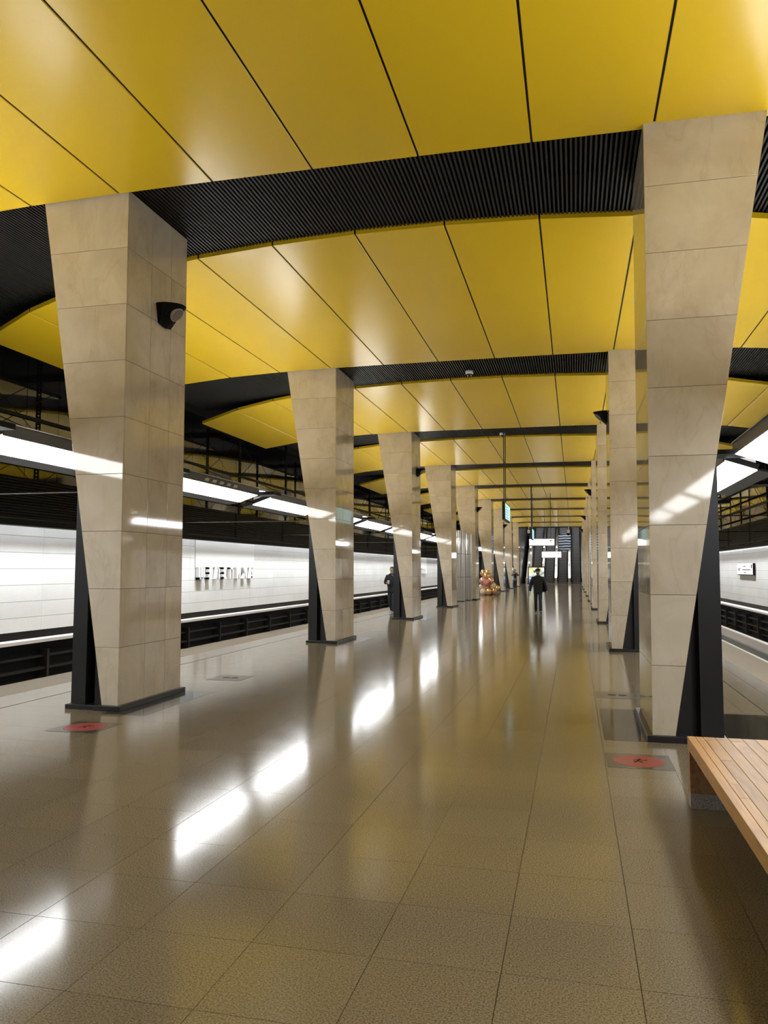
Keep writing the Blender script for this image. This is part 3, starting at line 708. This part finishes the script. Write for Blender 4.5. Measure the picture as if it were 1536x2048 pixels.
for x, lab in ((-5.0, 'small white camera hanging on the left before the escalator hall'), (-0.6, 'small white camera hanging on the right before the escalator hall')):
    t = thing('hanging_camera', lab, 'camera', (x*0.93, 84.5, 5.3), 'cameras hanging before the escalator hall')
    MB().box(-0.13, 0.13, -0.15, 0.15, 0.25, 0.62).build('case', 'white', t, bevel=0.02)
    MB().cyl((0, 0, 0.6), (0, 0, 1.22), 0.03, 8).build('stem', 'white', t)
    MB().lathe([(0.16, 0.25), (0.15, 0.08), (0.05, 0.0)], n=12).build('bubble', 'black', t)

# ================================================================== PEOPLE
def skin(name, J, E, root, m, parent, lv=2):
    keys = list(J); me = bpy.data.meshes.new('tmp'); me.from_pydata([J[k][0] for k in keys], [(keys.index(a), keys.index(b)) for a, b in E], [])
    o = bpy.data.objects.new('tmp', me); COL.objects.link(o)
    sm_ = o.modifiers.new('skin', 'SKIN'); sm_.use_smooth_shade = True
    ss = o.modifiers.new('sub', 'SUBSURF'); ss.levels = ss.render_levels = lv
    for k, v in zip(keys, me.skin_vertices[0].data):
        r = J[k][1]; v.radius = r if isinstance(r, tuple) else (r, r); v.use_root = (k == root)
    bpy.context.view_layer.update()
    res = bpy.data.meshes.new_from_object(o.evaluated_get(bpy.context.evaluated_depsgraph_get()))
    bpy.data.objects.remove(o, do_unlink=True); bpy.data.meshes.remove(me)
    res.name = name; res.materials.clear(); res.materials.append(M[m])
    for p in res.polygons: p.use_smooth = True
    return link(name, res, parent)
def person(label, x, y, rz, scale, arms, legs, mats, cap=False, shirt=None, beard=False, hood=True):
    """arms/legs: per side ('l' is the person's left, +x when facing -y) the joint positions"""
    t = thing('person', label, 'person', (x, y, 0), None, rz); t.scale = (scale,)*3
    J = {'pel': ((0, 0, .96), (.12, .09)), 'wa': ((0, 0, 1.10), (.115, .085)), 'ch': ((0, .0, 1.30), (.135, .095)), 'nb': ((0, .015, 1.455), (.06, .055)),
         'nk': ((0, .008, 1.52), (.047, .047)), 'jaw': ((0, -.012, 1.585), (.074, .078)), 'hd': ((0, -.005, 1.66), (.094, .10)), 'tp': ((0, .0, 1.722), (.06, .07))}
    E = [('pel', 'wa'), ('wa', 'ch'), ('ch', 'nb'), ('nb', 'nk'), ('nk', 'jaw'), ('jaw', 'hd'), ('hd', 'tp')]
    for sd, sg in (('l', 1), ('r', -1)):
        sh, el, wr, pa = [Vector(v) for v in arms[sd]]
        J[sd+'s'] = ((sg*.17, 0.01, 1.41), .05); J[sd+'e'] = (tuple(el), .038); J[sd+'w'] = (tuple(wr), .027); J[sd+'p'] = (tuple(pa), (.034, .018))
        E += [('ch', sd+'s'), (sd+'s', sd+'e'), (sd+'e', sd+'w'), (sd+'w', sd+'p')]
        dr = (pa-wr).normalized(); sdv = Vector((0, -1, 0)) if abs(dr.y) < 0.6 else Vector((1, 0, 0)); sdv = (sdv-dr*sdv.dot(dr)).normalized(); crl = dr.cross(sdv)*(-sg)
        for q, ln in enumerate((.072, .08, .075, .058)):
            b0 = pa+sdv*(.03-.02*q)+dr*.02; b1 = b0+dr*ln*.55+crl*.006; b2 = b1+dr*ln*.42+crl*.028
            J['%sf%d' % (sd, q)] = (tuple(b1), .010); J['%sg%d' % (sd, q)] = (tuple(b2), .008)
            E += [(sd+'p', '%sf%d' % (sd, q)), ('%sf%d' % (sd, q), '%sg%d' % (sd, q))]
        b1 = pa-dr*.015+sdv*.042; b2 = b1+dr*.045+sdv*.012
        J[sd+'t'] = (tuple(b1), .012); J[sd+'u'] = (tuple(b2), .009); E += [(sd+'p', sd+'t'), (sd+'t', sd+'u')]
        hp, kn, an, toe = [Vector(v) for v in legs[sd]]
        J[sd+'h'] = (tuple(hp), .075); J[sd+'k'] = (tuple(kn), .048); J[sd+'a'] = (tuple(an), .036); J[sd+'o'] = (tuple(an+(toe-an)*.5-Vector((0, 0, .01))), (.026, .018))
        E += [('pel', sd+'h'), (sd+'h', sd+'k'), (sd+'k', sd+'a'), (sd+'a', sd+'o')]
    body = skin('body', J, E, 'pel', 'skin', t)
    # jacket
    K = {'hem': ((0, 0, .73), (.19, .15)), 'hp': ((0, 0, .85), (.195, .152)), 'wa': ((0, 0, 1.08), (.186, .135)), 'ch': ((0, 0, 1.30), (.195, .138)), 'co': ((0, .015, 1.46), (.10, .092)), 'c2': ((0, .012, 1.52), (.072, .07))}
    EE = [('hem', 'hp'), ('hp', 'wa'), ('wa', 'ch'), ('ch', 'co'), ('co', 'c2')]
    for sd, sg in (('l', 1), ('r', -1)):
        sh, el, wr, pa = [Vector(v) for v in arms[sd]]
        K[sd+'s'] = ((sg*.20, .01, 1.385), .085); K[sd+'e'] = (tuple(el), .066); K[sd+'w'] = (tuple(wr), .048)
        EE += [('ch', sd+'s'), (sd+'s', sd+'e'), (sd+'e', sd+'w')]
    skin('jacket', K, EE, 'wa', mats[0], t)
    if shirt:
        MB().sphere((0, -.112, 1.22), (.10, .035, .25), 14, 10).build('sweater', shirt, t, smooth=True)
    if hood: MB().sphere((0, .085, 1.455), (.12, .06, .065), 12, 8).build('hood', mats[0], t, smooth=True)
    Q = {'pel': ((0, 0, .93), (.125, .09))}; EQ = []
    for sd in 'lr':
        hp, kn, an, toe = [Vector(v) for v in legs[sd]]
        Q[sd+'h'] = (tuple(hp-Vector((0, 0, .10))), .083); Q[sd+'m'] = (tuple((hp+kn)/2), .088); Q[sd+'k'] = (tuple(kn), .068); Q[sd+'a'] = (tuple(an-Vector((0, .0, .03))), .058)
        EQ += [('pel', sd+'h'), (sd+'h', sd+'m'), (sd+'m', sd+'k'), (sd+'k', sd+'a')]
    skin('trousers', Q, EQ, 'pel', mats[1], t)
    for sd in 'lr':
        hp, kn, an, toe = [Vector(v) for v in legs[sd]]
        d = (toe-an); d.z = 0; d.normalize(); q = Vector((-d.y, d.x, 0)); z0 = max(0.0, an.z-0.075)
        sh_ = MB(); prof = [(-.085, .036, .075), (.0, .042, .085), (.08, .047, .055), (.15, .044, .04), (.185, .025, .03)]
        vs = []
        for a, wdt, h in prof:
            c = an+d*a
            vs += [(c.x+q.x*wdt, c.y+q.y*wdt, z0), (c.x-q.x*wdt, c.y-q.y*wdt, z0), (c.x-q.x*wdt*.8, c.y-q.y*wdt*.8, z0+h), (c.x+q.x*wdt*.8, c.y+q.y*wdt*.8, z0+h)]
        fs = [(0, 1, 2, 3), (16, 19, 18, 17)]+[(4*k+i, 4*k+(i+1) % 4, 4*k+4+(i+1) % 4, 4*k+4+i) for k in range(4) for i in range(4)]
        sh_.add(vs, fs).build('shoe', mats[2], t, bevel=0.008, smooth=True)
    # face
    for q in (-.03, .03): MB().sphere((q, -.092, 1.662), (.012, .008, .008), 8, 6).build('eye', 'eye', body, smooth=True)
    MB().add([(-.013, -.085, 1.612), (.013, -.085, 1.612), (0, -.118, 1.614), (0, -.092, 1.66)], [(0, 1, 2), (0, 2, 3), (1, 3, 2), (0, 3, 1)]).build('nose', 'skin', body)
    MB().sphere((0, -.083, 1.588), (.024, .008, .006), 8, 6).build('mouth', 'lip', body, smooth=True)
    for q in (-.09, .09): MB().sphere((q, .0, 1.64), (.012, .02, .032), 8, 6).build('ear', 'skin', body, smooth=True)
    if beard: MB().sphere((0, -.045, 1.565), (.06, .05, .035), 10, 8).build('beard', 'hair', body, smooth=True)
    if cap:
        MB().lathe([(.094, 1.675), (.104, 1.70), (.10, 1.745), (.06, 1.77), (.01, 1.775)], n=18).build('cap', mats[3], t, smooth=True)
        MB().prism([(-.07, -.06), (-.05, -.14), (.05, -.14), (.07, -.06)], 1.69, 'z', 1.68).build('cap_peak', mats[3], body)
    else:
        MB().sphere((0, .018, 1.692), (.088, .098, .075), 14, 10).build('hair', 'hair', body, smooth=True)
    return t
stand = {'l': [(.09, 0, .93), (.10, -.01, .5), (.11, .03, .085), (.13, -.12, .04)], 'r': [(-.09, 0, .93), (-.10, -.01, .5), (-.11, .03, .085), (-.13, -.12, .04)]}
walk = {'l': [(.085, 0, .93), (.09, -.10, .51), (.10, -.13, .085), (.11, -.28, .04)], 'r': [(-.085, 0, .93), (-.09, -.04, .50), (-.09, .22, .11), (-.10, .08, .05)]}
hang = lambda sg: [(sg*.18, 0, 1.41), (sg*.265, .03, 1.13), (sg*.285, -.06, .88), (sg*.285, -.075, .80)]
man1 = person('man in dark jacket and jeans holding a white cup, half behind a left column', -6.96, 30.1, -0.15, 1.04,
       {'l': hang(1), 'r': [(-.18, 0, 1.41), (-.29, .03, 1.14), (-.13, -.24, 1.15), (-.06, -.28, 1.17)]}, walk, ['cloth_black', 'denim', 'shoe_grey'], shirt='cloth_navy', hood=False)
c, s_ = math.cos(-0.15), math.sin(-0.15); hx, hy = -0.015*1.04, -0.335*1.04
t = thing('paper_cup', 'white lidded paper cup held by the man behind the left column', 'cup', (-6.96+hx*c-hy*s_, 30.1+hx*s_+hy*c, 1.155))
cu = MB().lathe([(.030, 0), (.041, .115)], n=16).build('cup', 'balloon_clear', t); MB().lathe([(.043, .115), (.043, .128), (.036, .14)], n=16).build('lid', 'white', cu)
man2 = person('man in black jacket and dark cap walking along the middle of the platform', -1.42, 31.9, 0.03, 1.0,
       {'l': [(.18, 0, 1.41), (.29, .03, 1.13), (.34, -.03, .87), (.345, -.04, .79)], 'r': [(-.18, 0, 1.41), (-.28, .03, 1.13), (-.31, -.08, .86), (-.31, -.10, .78)]}, walk, ['cloth_black', 'trouser', 'shoe_black', 'cloth_black'], cap=True, beard=True)
t = thing('shoulder_bag', 'black shoulder bag at the side of the man in the dark cap', 'bag', (-1.42+0.25, 31.9+0.14, 0.84))
MB().box(-.10, .10, -.07, .07, 0, .30).build('pouch', 'cloth_black', t, bevel=0.02); MB().cyl((-.02, -.02, .28), (-.22, -.10, .60), .014, 6).build('strap', 'cloth_black', t)
p3 = person('person in grey jacket holding up a phone beside the eighth left column', -5.12, 70.6, 0.2, 0.98,
       {'l': [(.18, 0, 1.41), (.30, -.04, 1.18), (.10, -.26, 1.36), (.05, -.30, 1.40)], 'r': [(-.18, 0, 1.41), (-.32, -.04, 1.20), (-.13, -.26, 1.36), (-.08, -.30, 1.40)]}, stand, ['cloth_grey', 'cloth_black', 'shoe_black'], shirt='cloth_black')
t = thing('phone', 'dark phone held up by the person in the grey jacket', 'phone', (-5.12+0.06, 70.6-0.335, 1.36))
MB().box(-.075, .075, -.006, .006, 0, .08).build('case', 'steel_black', t, bevel=0.004); MB().box(-.068, .068, .006, .008, .006, .074).build('glass', 'gloss', t)
